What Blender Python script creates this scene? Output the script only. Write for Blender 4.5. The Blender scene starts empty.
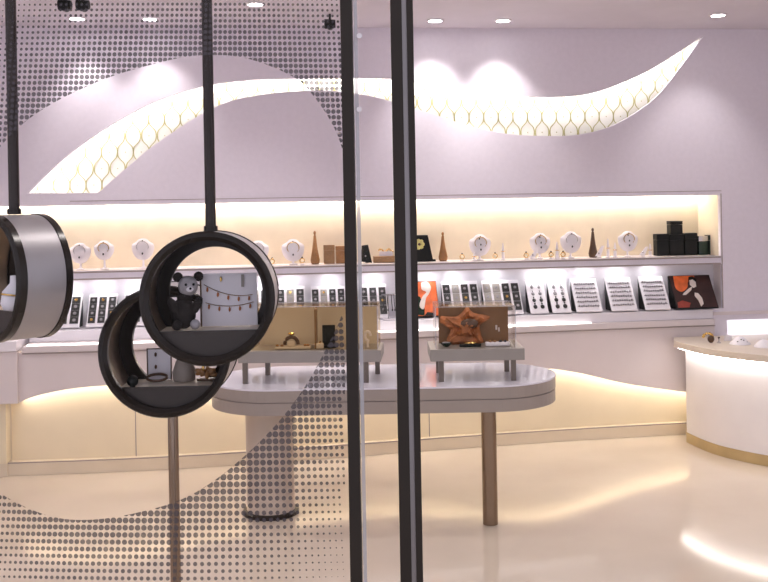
import bpy, bmesh, math, random
from mathutils import Vector, Matrix
random.seed(7)
S = bpy.context.scene
COL = S.collection
PI = math.pi

# ---------------------------------------------------------------- camera model
F, CX, HY, EYE, ROLL = 950.0, 384.0, 212.0, 1.65, 0.018
cr, sr = math.cos(ROLL), math.sin(ROLL)
def ray(px, py):
    u, v = px - CX, HY - py
    return ((cr*u + sr*v)/F, (-sr*u + cr*v)/F)
def P(px, py, Y):
    a, b = ray(px, py)
    return Vector((a*Y, Y, EYE + b*Y))
def PZ(px, py, z):
    a, b = ray(px, py)
    Y = (z - EYE)/b
    return Vector((a*Y, Y, z))
Z0 = 6.65                      # distance of the back wall on the axis
PSI = math.atan(0.114)
cp, sp = math.cos(PSI), math.sin(PSI)
def WL(px, py, off=0.0):       # wall coordinates (along the wall, height)
    a, b = ray(px, py)
    k = (Z0*cp - off)/(cp - sp*a)
    X, Y = k*a, k
    return (X*cp + (Y - Z0)*sp, EYE + k*b)
def wt(lx, off, z):            # wall coordinates -> world
    return Vector((lx*cp + off*sp, Z0 + lx*sp - off*cp, z))
CEIL = 2.94

# ---------------------------------------------------------------- materials
MATS = {}
def mat(name, col, rough=0.5, metal=0.0, emis=0.0, ecol=None, var=0.0, scale=6.0, bump=0.0, trans=0.0, spec=0.5, coat=0.0):
    if name in MATS: return MATS[name]
    m = bpy.data.materials.new(name); m.use_nodes = True
    nt = m.node_tree; b = nt.nodes['Principled BSDF']
    b.inputs['Base Color'].default_value = (*col, 1)
    b.inputs['Roughness'].default_value = rough
    b.inputs['Metallic'].default_value = metal
    b.inputs['Specular IOR Level'].default_value = spec
    if coat: b.inputs['Coat Weight'].default_value = coat
    if emis:
        b.inputs['Emission Color'].default_value = (*(ecol or col), 1)
        b.inputs['Emission Strength'].default_value = emis
    if var or bump:
        tc = nt.nodes.new('ShaderNodeTexCoord')
        n = nt.nodes.new('ShaderNodeTexNoise'); n.inputs['Scale'].default_value = scale; n.inputs['Detail'].default_value = 4
        nt.links.new(tc.outputs['Object'], n.inputs['Vector'])
        if var:
            r = nt.nodes.new('ShaderNodeValToRGB')
            r.color_ramp.elements[0].position = .3; r.color_ramp.elements[1].position = .7
            r.color_ramp.elements[0].color = (*[max(0, c*(1-var)) for c in col], 1)
            r.color_ramp.elements[1].color = (*[min(1, c*(1+var)) for c in col], 1)
            nt.links.new(n.outputs['Fac'], r.inputs['Fac']); nt.links.new(r.outputs['Color'], b.inputs['Base Color'])
        if bump:
            bp = nt.nodes.new('ShaderNodeBump'); bp.inputs['Strength'].default_value = bump; bp.inputs['Distance'].default_value = .01
            nt.links.new(n.outputs['Fac'], bp.inputs['Height']); nt.links.new(bp.outputs['Normal'], b.inputs['Normal'])
    MATS[name] = m
    return m
def glassmat(name, tint, gloss=0.06, rough=0.02):
    m = bpy.data.materials.new(name); m.use_nodes = True
    nt = m.node_tree; nt.nodes.clear()
    o = nt.nodes.new('ShaderNodeOutputMaterial'); mx = nt.nodes.new('ShaderNodeMixShader')
    t = nt.nodes.new('ShaderNodeBsdfTransparent'); g = nt.nodes.new('ShaderNodeBsdfGlossy')
    t.inputs['Color'].default_value = (*tint, 1); g.inputs['Roughness'].default_value = rough
    lw = nt.nodes.new('ShaderNodeLayerWeight'); lw.inputs['Blend'].default_value = .12
    mu = nt.nodes.new('ShaderNodeMath'); mu.operation = 'MULTIPLY'; mu.inputs[1].default_value = gloss*10
    nt.links.new(lw.outputs['Fresnel'], mu.inputs[0]); nt.links.new(mu.outputs[0], mx.inputs['Fac'])
    nt.links.new(t.outputs[0], mx.inputs[1]); nt.links.new(g.outputs[0], mx.inputs[2]); nt.links.new(mx.outputs[0], o.inputs['Surface'])
    return m
def seethrough(name, col, alpha, rough=.5):
    m = mat(name, col, rough); m.node_tree.nodes['Principled BSDF'].inputs['Alpha'].default_value = alpha
    return m
M_wall   = mat('lilac_plaster', (.80, .745, .825), .8, var=.02, scale=30, bump=.03)
M_fascia = mat('pale_lacquer', (.74, .66, .66), .45, var=.03, scale=3)
M_ceil   = mat('ceiling_paint', (.74, .69, .76), .9, var=.02, scale=5)
M_niche  = mat('cream_backing', (.74, .65, .50), .7, var=.06, scale=5)
M_wave   = mat('white_backing', (.85, .83, .76), .7, var=.02)
M_latt   = mat('ochre_lattice', (.50, .46, .22), .6)
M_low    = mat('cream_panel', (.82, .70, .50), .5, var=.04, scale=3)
M_plinth = mat('plinth_cream', (.74, .63, .48), .5, var=.03)
M_white  = mat('white_lacquer', (.84, .80, .84), .35, var=.02)
M_velv   = mat('white_leatherette', (.87, .83, .86), .6, bump=.05, scale=40)
M_line   = mat('groove', (.36, .30, .28), .8)
M_dark   = mat('dark_bronze', (.020, .014, .010), .25, metal=.2, var=.1, scale=20, spec=.35)
M_rod    = mat('bronze_rod', (.035, .026, .022), .25, metal=.5, var=.1, scale=20)
M_lining = mat('bronze_lining', (.20, .145, .10), .32, metal=.85, var=.1, scale=8)
M_silver = mat('satin_steel', (.42, .395, .40), .42, metal=.55, var=.05, scale=8)
M_chrome = mat('chrome', (.27, .20, .145), .09, metal=1.0, var=.04, scale=4)
M_frame  = mat('frame_metal', (.022, .015, .011), .4, metal=.0, var=.1, scale=12, spec=.25)
M_alu    = mat('brushed_aluminium', (.42, .38, .38), .4, metal=.6, var=.05)
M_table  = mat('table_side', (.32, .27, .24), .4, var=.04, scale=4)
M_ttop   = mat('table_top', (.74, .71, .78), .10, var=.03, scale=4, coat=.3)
M_riser  = mat('riser_grey', (.30, .27, .245), .4, var=.05, scale=10)
M_rleg   = mat('riser_leg', (.16, .13, .11), .3, metal=.7, var=.05)
M_led    = mat('light_white', (1, .97, .93), .5, emis=20, ecol=(1, .98, .95), var=0)
M_ledw   = mat('light_cream', (1, .93, .8), .5, emis=29, ecol=(1, .95, .87))
M_ledc   = mat('light_case', (1, .97, .95), .5, emis=42, ecol=(.98, .97, 1))
M_lens   = mat('lamp_lens', (1, 1, 1), .5, emis=22, ecol=(1, .97, .95))
M_gold   = mat('gold', (.78, .52, .18), .25, metal=1.0, var=.05)
M_steel  = mat('steel', (.6, .58, .58), .2, metal=1.0, var=.05)
M_black  = mat('black_card', (.010, .011, .010), .5, spec=.25, var=.1)
M_blackg = mat('black_green_glass', (.012, .03, .02), .12, var=.1)
M_watch  = mat('dark_leather', (.022, .02, .02), .4, var=.2, scale=60)
M_grey   = mat('grey_stone', (.30, .28, .29), .3, var=.3, scale=60)
M_brown  = mat('brown_card', (.30, .17, .075), .5, var=.15, scale=20)
M_amber  = mat('amber_wood', (.34, .16, .05), .3, var=.2, scale=20)
M_umber  = mat('umber_wood', (.10, .05, .025), .3, var=.2, scale=20)
M_orange = mat('orange_print', (.75, .14, .03), .4, var=.3, scale=14)
M_coral  = mat('orange_fabric', (.42, .15, .05), .6, var=.35, scale=30)
M_maroon = mat('dark_print', (.035, .012, .010), .35, var=.4, scale=12)
M_red    = mat('red_print', (.35, .05, .03), .4, var=.3, scale=12)
M_skin   = mat('pale_print', (.72, .62, .56), .5, var=.1, scale=20)
M_yellow = mat('yellow_green_petal', (.70, .66, .25), .5, var=.2, scale=30)
M_fur    = mat('dark_plush', (.025, .019, .016), .9, var=.4, scale=60, bump=.4)
M_furg   = mat('grey_plush', (.42, .39, .40), .9, var=.2, scale=60, bump=.4)
M_tan    = mat('tan_kick', (.50, .36, .17), .35, var=.1, scale=6)
M_ctop   = mat('cream_top', (.74, .64, .52), .35, var=.04, scale=6)
M_cbody  = mat('white_front', (.84, .79, .78), .5, var=.02, scale=6)
M_greyp  = mat('grey_board', (.32, .29, .26), .5, var=.1, scale=10)
M_dot    = seethrough('dot_ink', (.05, .037, .045), .80)
M_glass  = glassmat('clear_glass', (.985, .98, .985), .05)
M_edge   = seethrough('glass_edge', (.72, .70, .75), .55, .2)
M_case   = glassmat('smoky_case', (.93, .88, .79), .05)
M_clear  = glassmat('clear_case', (.98, .97, .96), .045)

# floor: polished cream stone
M_floor = bpy.data.materials.new('polished_stone'); M_floor.use_nodes = True
nt = M_floor.node_tree; b = nt.nodes['Principled BSDF']
tc = nt.nodes.new('ShaderNodeTexCoord'); n1 = nt.nodes.new('ShaderNodeTexNoise'); n1.inputs['Scale'].default_value = 2.2; n1.inputs['Detail'].default_value = 8
rp = nt.nodes.new('ShaderNodeValToRGB'); rp.color_ramp.elements[0].color = (.60, .50, .40, 1); rp.color_ramp.elements[1].color = (.72, .62, .51, 1)
nt.links.new(tc.outputs['Object'], n1.inputs['Vector']); nt.links.new(n1.outputs['Fac'], rp.inputs['Fac']); nt.links.new(rp.outputs['Color'], b.inputs['Base Color'])
b.inputs['Roughness'].default_value = .10; b.inputs['Specular IOR Level'].default_value = .5

# ---------------------------------------------------------------- mesh helpers
def obj(name, bm, m, parent=None, smooth=False, bevel=0.0):
    me = bpy.data.meshes.new(name)
    bmesh.ops.recalc_face_normals(bm, faces=bm.faces[:])
    bm.to_mesh(me); bm.free()
    if isinstance(m, (list, tuple)):
        for k in m: me.materials.append(k)
    else: me.materials.append(m)
    if smooth:
        for p in me.polygons: p.use_smooth = True
    o = bpy.data.objects.new(name, me); COL.objects.link(o)
    if parent: o.parent = parent
    if bevel:
        md = o.modifiers.new('bevel', 'BEVEL'); md.width = bevel; md.segments = 2; md.limit_method = 'ANGLE'
    if smooth:
        try: me.set_sharp_from_angle(angle=math.radians(40))
        except Exception: pass
    return o
def thing(name, label, cat, loc=(0, 0, 0), rotz=0.0, group=None):
    o = bpy.data.objects.new(name, None); COL.objects.link(o); o.empty_display_size = .05
    o.location = loc; o.rotation_euler = (0, 0, rotz)
    o['label'] = label; o['category'] = cat
    if group: o['group'] = group
    return o
def tag(o, label, cat, group=None):
    o['label'] = label; o['category'] = cat
    if group: o['group'] = group
    return o
def struct(name, bm, m, parent=None, **k):
    o = obj(name, bm, m, parent, **k)
    if not parent: o['kind'] = 'structure'
    return o
def at_wall(o, lx, off, z):
    o.location = wt(lx, off, z); o.rotation_euler = (0, 0, PSI); return o
def box(bm, x0, x1, y0, y1, z0, z1, mi=0):
    vs = [bm.verts.new((x, y, z)) for z in (z0, z1) for (x, y) in ((x0, y0), (x1, y0), (x1, y1), (x0, y1))]
    for f in ((0, 1, 2, 3), (4, 5, 6, 7), (0, 1, 5, 4), (1, 2, 6, 5), (2, 3, 7, 6), (3, 0, 4, 7)):
        bm.faces.new([vs[i] for i in f]).material_index = mi
    return bm
def BX(x0, x1, y0, y1, z0, z1): return box(bmesh.new(), x0, x1, y0, y1, z0, z1)
def cyl(bm, c, r, h, axis='z', n=24, r2=None):
    r2 = r if r2 is None else r2
    def pt(a, rr, t):
        u, v = rr*math.cos(a), rr*math.sin(a)
        return {'z': (c[0]+u, c[1]+v, c[2]+t), 'y': (c[0]+u, c[1]+t, c[2]+v), 'x': (c[0]+t, c[1]+u, c[2]+v)}[axis]
    A = [bm.verts.new(pt(2*PI*i/n, r, 0)) for i in range(n)]; B = [bm.verts.new(pt(2*PI*i/n, r2, h)) for i in range(n)]
    for i in range(n): bm.faces.new((A[i], A[(i+1) % n], B[(i+1) % n], B[i]))
    bm.faces.new(A); bm.faces.new(B)
    return bm
def CY(c, r, h, axis='z', n=24, r2=None): return cyl(bmesh.new(), c, r, h, axis, n, r2)
def lathe(bm, prof, c=(0, 0, 0), n=20):
    rings = []
    for r, z in prof: rings.append([bm.verts.new((c[0]+r*math.cos(2*PI*i/n), c[1]+r*math.sin(2*PI*i/n), c[2]+z)) for i in range(n)])
    for a, b2 in zip(rings, rings[1:]):
        for i in range(n): bm.faces.new((a[i], a[(i+1) % n], b2[(i+1) % n], b2[i]))
    bm.faces.new(rings[0]); bm.faces.new(rings[-1])
    return bm
def ring_y(bm, prof, n=64, c=(0, 0, 0)):     # closed profile (radius, y) turned about the y axis
    R = []
    for r, y in prof: R.append([bm.verts.new((c[0]+r*math.cos(2*PI*i/n), c[1]+y, c[2]+r*math.sin(2*PI*i/n))) for i in range(n)])
    for k in range(len(R)):
        a, b2 = R[k], R[(k+1) % len(R)]
        for i in range(n): bm.faces.new((a[i], a[(i+1) % n], b2[(i+1) % n], b2[i]))
    return bm
def ell(bm, c, r, n=2, rot=None):
    m = Matrix.Translation(c) @ (rot or Matrix()) @ Matrix.Diagonal((r[0], r[1], r[2], 1))
    bmesh.ops.create_icosphere(bm, subdivisions=n, radius=1, matrix=m)
    return bm
def tube(bm, pts, r, n=8, closed=False):
    pts = [Vector(p) for p in pts]; R = []
    N = len(pts)
    for i, p in enumerate(pts):
        t = (pts[(i+1) % N] - pts[i-1]) if closed else (pts[min(i+1, N-1)] - pts[max(i-1, 0)])
        t.normalize(); up = Vector((0, 0, 1)) if abs(t.z) < .9 else Vector((1, 0, 0))
        u = t.cross(up).normalized(); v = t.cross(u)
        R.append([bm.verts.new(p + u*r*math.cos(2*PI*k/n) + v*r*math.sin(2*PI*k/n)) for k in range(n)])
    rng = range(N) if closed else range(N-1)
    for i in rng:
        a, b2 = R[i], R[(i+1) % N]
        for k in range(n): bm.faces.new((a[k], a[(k+1) % n], b2[(k+1) % n], b2[k]))
    if not closed: bm.faces.new(R[0]); bm.faces.new(R[-1])
    return bm
def prism(bm, poly, z0, z1, mi=0):          # plan polygon (x,y) extruded in z
    A = [bm.verts.new((x, y, z0)) for x, y in poly]; B = [bm.verts.new((x, y, z1)) for x, y in poly]
    bm.faces.new(A).material_index = mi; bm.faces.new(B).material_index = mi
    n = len(poly)
    for i in range(n): bm.faces.new((A[i], A[(i+1) % n], B[(i+1) % n], B[i])).material_index = mi
    return bm
def slab_xz(bm, poly, y0, y1):              # outline (x,z) given thickness in y
    A = [bm.verts.new((x, y0, z)) for x, z in poly]; B = [bm.verts.new((x, y1, z)) for x, z in poly]
    bm.faces.new(A); bm.faces.new(B); n = len(poly)
    for i in range(n): bm.faces.new((A[i], A[(i+1) % n], B[(i+1) % n], B[i]))
    return bm
def spline(pts, n=10):                      # Catmull-Rom through the points
    out = []
    for i in range(len(pts)-1):
        p0 = pts[max(i-1, 0)]; p1 = pts[i]; p2 = pts[i+1]; p3 = pts[min(i+2, len(pts)-1)]
        for k in range(n):
            t = k/n
            out.append(tuple(.5*((2*p1[j]) + (-p0[j]+p2[j])*t + (2*p0[j]-5*p1[j]+4*p2[j]-p3[j])*t*t + (-p0[j]+3*p1[j]-3*p2[j]+p3[j])*t**3) for j in range(len(p1))))
    out.append(tuple(pts[-1])); return out
def interp(tab, x):
    if x <= tab[0][0]: return tab[0][1]
    for (a, b1), (c, d) in zip(tab, tab[1:]):
        if x <= c:
            t = (x-a)/(c-a); t = t*t*(3-2*t) if False else t
            return b1 + (d-b1)*t
    return tab[-1][1]

# ---------------------------------------------------------------- room shell
z_nt = WL(384, 200.5)[1]; z_s1 = WL(384, 264)[1]; z_s2 = WL(384, 272.5)[1]
xR = WL(720, 225)[0]; xL = WL(-70, 250)[0]
z_disp0 = .905
top_px = [(28, 193), (60, 162), (100, 132), (150, 104), (200, 87), (250, 80), (300, 78.5), (360, 78), (395, 79), (430, 84), (480, 92), (530, 96.5), (570, 96), (600, 91), (640, 75), (670, 58), (703, 36)]
bot_px = [(703, 36), (680, 68), (655, 98), (620, 122), (585, 133.5), (550, 136), (505, 133.5), (460, 123), (430, 113), (400, 104), (365, 95), (320, 90.5), (260, 95), (215, 107), (160, 141), (130, 165), (98, 193)]
top_w = [WL(*p) for p in spline(top_px, 6)]
bot_w = [WL(*p) for p in spline(bot_px, 6)]
hole_wave = top_w + bot_w[1:]
lxb0, zb0 = WL(727, 320); lxb1 = WL(840, 320)[0]
hole_box = [(lxb0, .64), (lxb1, .64), (lxb1, zb0), (lxb0, zb0)]
hole_niche = [(xL, z_s1), (xR, z_s1), (xR, z_nt), (xL, z_nt)]
hole_disp = [(xL, z_disp0), (xR+.01, z_disp0), (xR+.01, z_s2), (xL, z_s2)]
def filled(name, outer, holes, th, m):      # sheet with holes: x = along, z = height, thickness th behind y=0
    cu = bpy.data.curves.new(name, 'CURVE'); cu.dimensions = '2D'; cu.fill_mode = 'BOTH'; cu.extrude = th/2
    for poly in [outer]+holes:
        s = cu.splines.new('POLY'); s.points.add(len(poly)-1); s.use_cyclic_u = True
        for i, (x, z) in enumerate(poly): s.points[i].co = (x, z, 0, 1)
    tmp = bpy.data.objects.new('tmp', cu); COL.objects.link(tmp)
    bpy.context.view_layer.update()
    me = bpy.data.meshes.new_from_object(tmp.evaluated_get(bpy.context.evaluated_depsgraph_get()))
    bpy.data.objects.remove(tmp)
    me.transform(Matrix(((1, 0, 0, 0), (0, 0, -1, th/2), (0, 1, 0, 0), (0, 0, 0, 1))))
    me.materials.clear(); me.materials.append(m); me.name = name
    o = bpy.data.objects.new(name, me); COL.objects.link(o); return o
LW, RW = -5.2, 5.2
wl0 = WL(9, 400, .33)[0]; wl1 = WL(712, 330, .06)[0]
wall = filled('wall_back', [(LW, 0), (wl0, 0), (wl0, .76), (wl1, .76), (wl1, 0), (RW, 0), (RW, CEIL), (LW, CEIL)], [hole_wave, hole_niche, hole_disp, hole_box], .03, M_wall)
at_wall(wall, 0, 0, 0); wall['kind'] = 'structure'
# recess behind the wave
struct('wave_backing', BX(LW, RW, .15, .17, z_nt+.08, CEIL), M_wave, wall)
bm = bmesh.new()
for i in range(-30, 32):
    for s in (-1, 1):
        pts = []
        for k in range(0, 125):
            z = 1.76 + k*.01
            q = (z-1.76)/.225
            ph = 2*PI*q
            pts.append((i*.108 + s*.025*(1+math.tanh(1.3*math.cos(ph))/.862), .146, z))
        # flat ribbons standing proud of the backing
        vs = [(bm.verts.new((x-.0042, y, z)), bm.verts.new((x+.0042, y, z))) for x, y, z in pts]
        for a, c in zip(vs, vs[1:]): bm.faces.new((a[0], a[1], c[1], c[0]))
    for k in range(6):
        for dx, dz in ((.0, .0), (.054, .1125)):
            ell(bm, (i*.108+dx, .146, 1.76+k*.225+dz), (.0045, .002, .0045), 1)
struct('wave_lattice', bm, M_latt, wall)
# light line hidden above the top edge of the wave
bm = bmesh.new()
tt = [p for p in top_w if p[0] < top_w[-1][0]-.05]
A = [(bm.verts.new((x-.012, .045, z+.045)), bm.verts.new((x-.012, .075, z+.045)), bm.verts.new((x-.012, .075, z+.055)), bm.verts.new((x-.012, .045, z+.055))) for x, z in tt]
for a, c in zip(A, A[1:]):
    for k in range(4): bm.faces.new((a[k], a[(k+1) % 4], c[(k+1) % 4], c[k]))
struct('wave_light_strip', bm, M_led, wall)
# upper niche
nd = .36
struct('niche_back', BX(xL, xR, nd, nd+.02, z_s1, z_nt+.07), M_niche, wall)
struct('niche_side', BX(xR, xR+.02, .031, nd+.02, z_s1, z_nt+.07), M_niche, wall)
struct('niche_side', BX(xL-.02, xL, .031, nd+.02, z_s1, z_nt+.07), M_niche, wall)
struct('niche_top', BX(xL-.02, xR+.02, .031, nd+.02, z_nt+.07, z_nt+.085), M_white, wall)
struct('niche_light_strip', BX(xL, xR-.03, nd-.045, nd-.028, z_nt+.006, z_nt+.02), M_ledw, wall)
struct('niche_shelf', BX(xL-.02, xR+.02, .0, nd+.02, z_s2, z_s1), M_fascia, wall)
struct('niche_edge_line', BX(xL, xR, -.003, .0, z_s1-.013, z_s1-.003), M_line, wall)
struct('niche_edge_line', BX(xL, xR, -.003, .0, z_s2+.0, z_s2+.010), M_line, wall)
struct('niche_frame_line', BX(xR+.008, xR+.014, -.003, .0, z_disp0, z_nt+.01), M_line, wall)
struct('niche_frame_line', BX(WL(70,200)[0], xR+.014, -.002, .0, z_nt+.028, z_nt+.032), M_line, wall)
# display recess
dd = .14
struct('recess_back', BX(xL, xR+.01, dd, dd+.02, z_disp0-.02, z_s2), M_white, wall)
struct('recess_side', BX(xR+.01, xR+.03, .031, dd+.02, z_disp0-.02, z_s2), M_fascia, wall)
for px in (66, 100, 132, 260, 290, 330, 375, 429, 457, 496, 539, 561, 590, 622, 656):
    lx = WL(px, 275)[0]
    struct('recess_light', BX(lx-.035, lx+.035, .045, .070, z_s2-.0022, z_s2-.0002), M_ledc, wall)
# lit box behind the counter
struct('box_back', BX(lxb0-.02, lxb1+.02, .25, .27, .6, zb0+.05), M_white, wall)
struct('box_side', BX(lxb0-.02, lxb0, .031, .25, .6, zb0+.05), M_white, wall)
struct('box_floor', BX(lxb0-.02, lxb1+.02, .0, .25, .62, .64), M_white, wall)
struct('box_light_strip', BX(lxb0, lxb1, .05, .08, zb0+.01, zb0+.03), mat('box_led', (1, 1, 1), .5, emis=8), wall)
a = WL(697, 314); b1 = WL(850, 316)
o = struct('trim_1', BX(a[0], RW, -.012, -.001, a[1]-.012, a[1]+.012), M_fascia); at_wall(o, 0, 0, 0)
o = struct('trim_2', BX(a[0]-.006, a[0]+.006, -.012, -.001, .72, a[1]-.013), M_fascia); at_wall(o, 0, 0, 0)

struct('floor', BX(-6.5, 6.5, -2.0, 8.6, -.05, 0), M_floor)
struct('ceiling', BX(-5.4, 5.4, 1.5, 7.6, CEIL, CEIL+.05), M_ceil)
struct('wall_left', BX(-5.25, -5.15, 1.6, 7.4, 0, CEIL), M_wall)
struct('wall_right', BX(5.15, 5.25, 1.6, 7.4, 0, CEIL), M_wall)

# ---------------------------------------------------------------- curved wave cabinet under the displays
OFFT = [(-100, .30), (22, .33), (100, .36), (180, .36), (260, .32), (340, .26), (430, .19), (500, .145), (560, .11), (620, .085), (700, .065), (900, .05)]
def offx(px): return interp(OFFT, px)
def off_of_lx(lx):
    lo, hi = -300.0, 1100.0
    for _ in range(30):
        mid = (lo+hi)/2
        if WL(mid, 340, .2)[0] < lx: lo = mid
        else: hi = mid
    return offx(lo)
def sm_off(lx): return sum(off_of_lx(lx+d) for d in (-.3, -.15, 0, .15, .3))/5
LX0 = WL(22, 340, .33)[0]; LXA = WL(6, 440, .3)[0]; LX1 = WL(715, 330, .06)[0]
LXC = WL(6, 400, .33)[0]
ZL = .835
def strip_poly(l0, l1, outer, inner, n=60):
    xs = [l0+(l1-l0)*i/n for i in range(n+1)]
    return [(x, -outer(x)) for x in xs] + [(x, -inner(x)) for x in reversed(xs)]
cab = thing('wave_cabinet', 'long bow-fronted white cabinet under the wall displays, glowing below a wavy edge', 'cabinet'); at_wall(cab, 0, 0, 0)
LXE = WL(592, 330, .1)[0]
obj('ledge', prism(bmesh.new(), strip_poly(LX0, LX1, lambda x: sm_off(x), lambda x: .002), ZL-.045, ZL), M_fascia, cab, bevel=.006)
obj('groove_line', prism(bmesh.new(), strip_poly(LX0, LX1, lambda x: sm_off(x)+.0015, lambda x: sm_off(x)-.02), ZL-.051, ZL-.0455), M_line, cab)
obj('display_step', prism(bmesh.new(), strip_poly(LX0, LX1, lambda x: max(.03, min(.15, sm_off(x)-.03)), lambda x: -.12), ZL+.0005, z_disp0-.0005), M_white, cab, bevel=.004)
def taper(x):
    t = min(1, max(0, (LXE-x)/.5)); return .02*t
obj('edge_light', prism(bmesh.new(), strip_poly(LX0+.03, LXE, lambda x: sm_off(x)-.006, lambda x: sm_off(x)-.008-taper(x)), ZL+.0005, ZL+.009), mat('edge_glow', (1, 1, 1), .5, emis=2.6, ecol=(1, .96, .90)), cab)
crest_px = [(-20, 418), (6, 409), (30, 398), (60, 391), (90, 387), (120, 386), (160, 389), (220, 396), (300, 399), (380, 396), (450, 384), (505, 373), (545, 369), (575, 372.5), (600, 378), (622, 383), (646, 387), (690, 393)]
crest = []
for px, py in spline(crest_px, 5):
    o_ = offx(px); crest.append(WL(px, py, o_))
def crest_z(lx): return interp(crest, lx)
# fascia ribbon between ledge and crest
bm = bmesh.new(); N = 110; LXF = WL(18, 380, .33)[0]; xs = [LXF+(LX1-LXF)*i/N for i in range(N+1)]
fr = []
for x in xs:
    o_ = sm_off(x)-.012; zc = crest_z(x)
    fr.append([bm.verts.new(v) for v in ((x, -o_, ZL-.0455), (x, -o_, zc), (x, -o_+.014, zc), (x, -o_+.014, ZL-.0455))])
for a, c in zip(fr, fr[1:]):
    for k in range(4): bm.faces.new((a[k], a[(k+1) % 4], c[(k+1) % 4], c[k]))
bm.faces.new(fr[0]); bm.faces.new(fr[-1])
obj('wave_fascia', bm, M_fascia, cab, smooth=True)
bm = bmesh.new(); fr = []
for x in xs[:-2]:
    o_ = sm_off(x)-.05; zc = crest_z(x)+.03
    fr.append([bm.verts.new(v) for v in ((x, -o_, zc), (x, -o_+.02, zc), (x, -o_+.02, zc+.008), (x, -o_, zc+.008))])
for a, c in zip(fr, fr[1:]):
    for k in range(4): bm.faces.new((a[k], a[(k+1) % 4], c[(k+1) % 4], c[k]))
obj('light_strip', bm, mat('low_led', (1, 1, 1), .5, emis=15, ecol=(1, .95, .84)), cab)
PLZ = .085
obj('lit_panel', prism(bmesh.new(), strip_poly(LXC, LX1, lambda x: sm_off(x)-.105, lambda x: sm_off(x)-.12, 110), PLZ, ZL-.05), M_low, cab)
obj('plinth', prism(bmesh.new(), strip_poly(LXA, LX1, lambda x: sm_off(x)-.05, lambda x: sm_off(x)-.12, 80), 0.001, PLZ), M_plinth, cab)
obj('top_line', prism(bmesh.new(), strip_poly(LXA, LX1, lambda x: sm_off(x)-.0485, lambda x: sm_off(x)-.055, 80), PLZ-.006, PLZ+.001), M_line, cab)
for px in (137, 364, 432):
    lx = WL(px, 430, .2)[0]; o_ = sm_off(lx)-.105
    obj('panel_seam', BX(lx-.003, lx+.003, -o_-.002, -o_, PLZ, .40), M_line, cab)
# block at the left end
endc = thing('end_cabinet', 'pale square-edged cabinet block at the far left, below the big hanging drum', 'cabinet'); at_wall(endc, 0, 0, 0)
xa = WL(17, 360, .36)[0]; z1 = WL(8, 341, .36)[1]; z2 = WL(8, 352, .36)[1]
zcx = WL(12, 404, .36)[1]; xb_ = WL(5, 440, .33)[0]
obj('body', BX(-4.1, xa, -.36, -.003, zcx, z2), M_fascia, endc, bevel=.004)
obj('lower_body', BX(-4.1, xb_, -.30, -.003, PLZ+.001, zcx-.001), M_low, endc)
obj('plinth', BX(-4.1, xb_, -.29, -.003, .001, PLZ), M_plinth, endc)
obj('top', BX(-4.1, xa+.0, -.375, -.003, z2+.003, z1), M_white, endc, bevel=.004)
# lift the body off the plinth zone: the plinth of the wave cabinet ends at LXA
# ---------------------------------------------------------------- display boards
def board(px0, px1, pyt, pyb, kind, label, group='jewellery boards leaning on the ledge', ot=-.08, ob=.07, name='display_board'):
    """Leaning board: top edge at ot behind the wall face, bottom edge ob in front."""
    xm = (px0+px1)/2
    zt = WL(xm, pyt, ot)[1]; zb = z_disp0+.012
    xl = WL(px0, pyb, ob)[0]; xr_ = WL(px1, pyb, ob)[0]
    w = xr_-xl; h = math.hypot(zt-zb, ob-ot); tilt = math.atan2(ob-ot, zt-zb)
    cat = 'display board'
    t = thing(name, label, cat, group=group)
    t.location = wt((xl+xr_)/2, ob, zb); t.rotation_euler = (-tilt, 0, PSI)
    th = .012
    obj('board', BX(-w/2, w/2, 0, th, .0, h), M_velv if kind != 'photo' else M_black, t, bevel=.002)
    D = (ob-ot)*.9
    bm = bmesh.new(); tri = [(th+.001, .006), (th+.001, h-.01), (max(th+.004, D*math.cos(tilt)), D*math.sin(tilt)-.006)]
    A = [bm.verts.new((-w/2+.001, y, z)) for y, z in tri]; B = [bm.verts.new((w/2-.001, y, z)) for y, z in tri]
    bm.faces.new(A); bm.faces.new(B)
    for i in range(3): bm.faces.new((A[i], A[(i+1) % 3], B[(i+1) % 3], B[i]))
    obj('wedge_stand', bm, M_black, t)
    return t, w, h
def watches(t, w, h, cols, rows, pattern=None):
    cw = w/cols
    for i in range(cols):
        x = -w/2+cw*(i+.5)
        for j in range(rows):
            z = h*(.10+.80*(j+.5)/rows)
            hh = h*.80/rows
            dark = True if pattern is None else pattern[i]
            mm = M_watch if dark else M_greyp
            bm = bmesh.new()
            box(bm, x-cw*.37, x+cw*.37, -.006, -.0005, z-hh*.46, z+hh*.46)
            p = obj('watch_pad', bm, mm, t)
            cyl(bm2 := bmesh.new(), (x, -.0062, z), cw*.15, -.003, 'y', 12)
            obj('watch_dial', bm2, M_grey if (i*2+j) % 5 else M_gold, p)
def earrings(t, w, h, cols=2, rows=4):
    for i in range(cols):
        for j in range(rows):
            x = -w/2+w*(i+.75)/(cols+.5); z = h*(.10+.78*(j+.5)/rows)
            r = w*.095*(1.2-.1*j)
            bm = bmesh.new(); ell(bm, (x, -.006, z-r*.3), (r, .005, r*1.15), 2); ell(bm, (x, -.005, z+r*1.4), (r*.45, .004, r*.5), 1)
            obj('earring', bm, M_watch if j < 2 else M_grey, t)
def rings(t, w, h, rows=6, cols=9):
    for j in range(rows):
        z = h*(.10+.78*(j+.5)/rows)
        bm = bmesh.new()
        box(bm, -w*.42, w*.42, -.0025, -.0005, z-h*.012, z+h*.006)
        for i in range(cols):
            x = -w*.40+w*.80*(i+.5)/cols
            ell(bm, (x, -.005, z+random.uniform(-.002, .004)), (w*.040, .006, h*.036), 1)
        obj('ring_row', bm, M_grey, t)
t, w, h = board(56, 79, 294, 330, 'w', 'white watch board with two dark strips, beside the big left drum'); watches(t, w, h, 2, 4)
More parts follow.
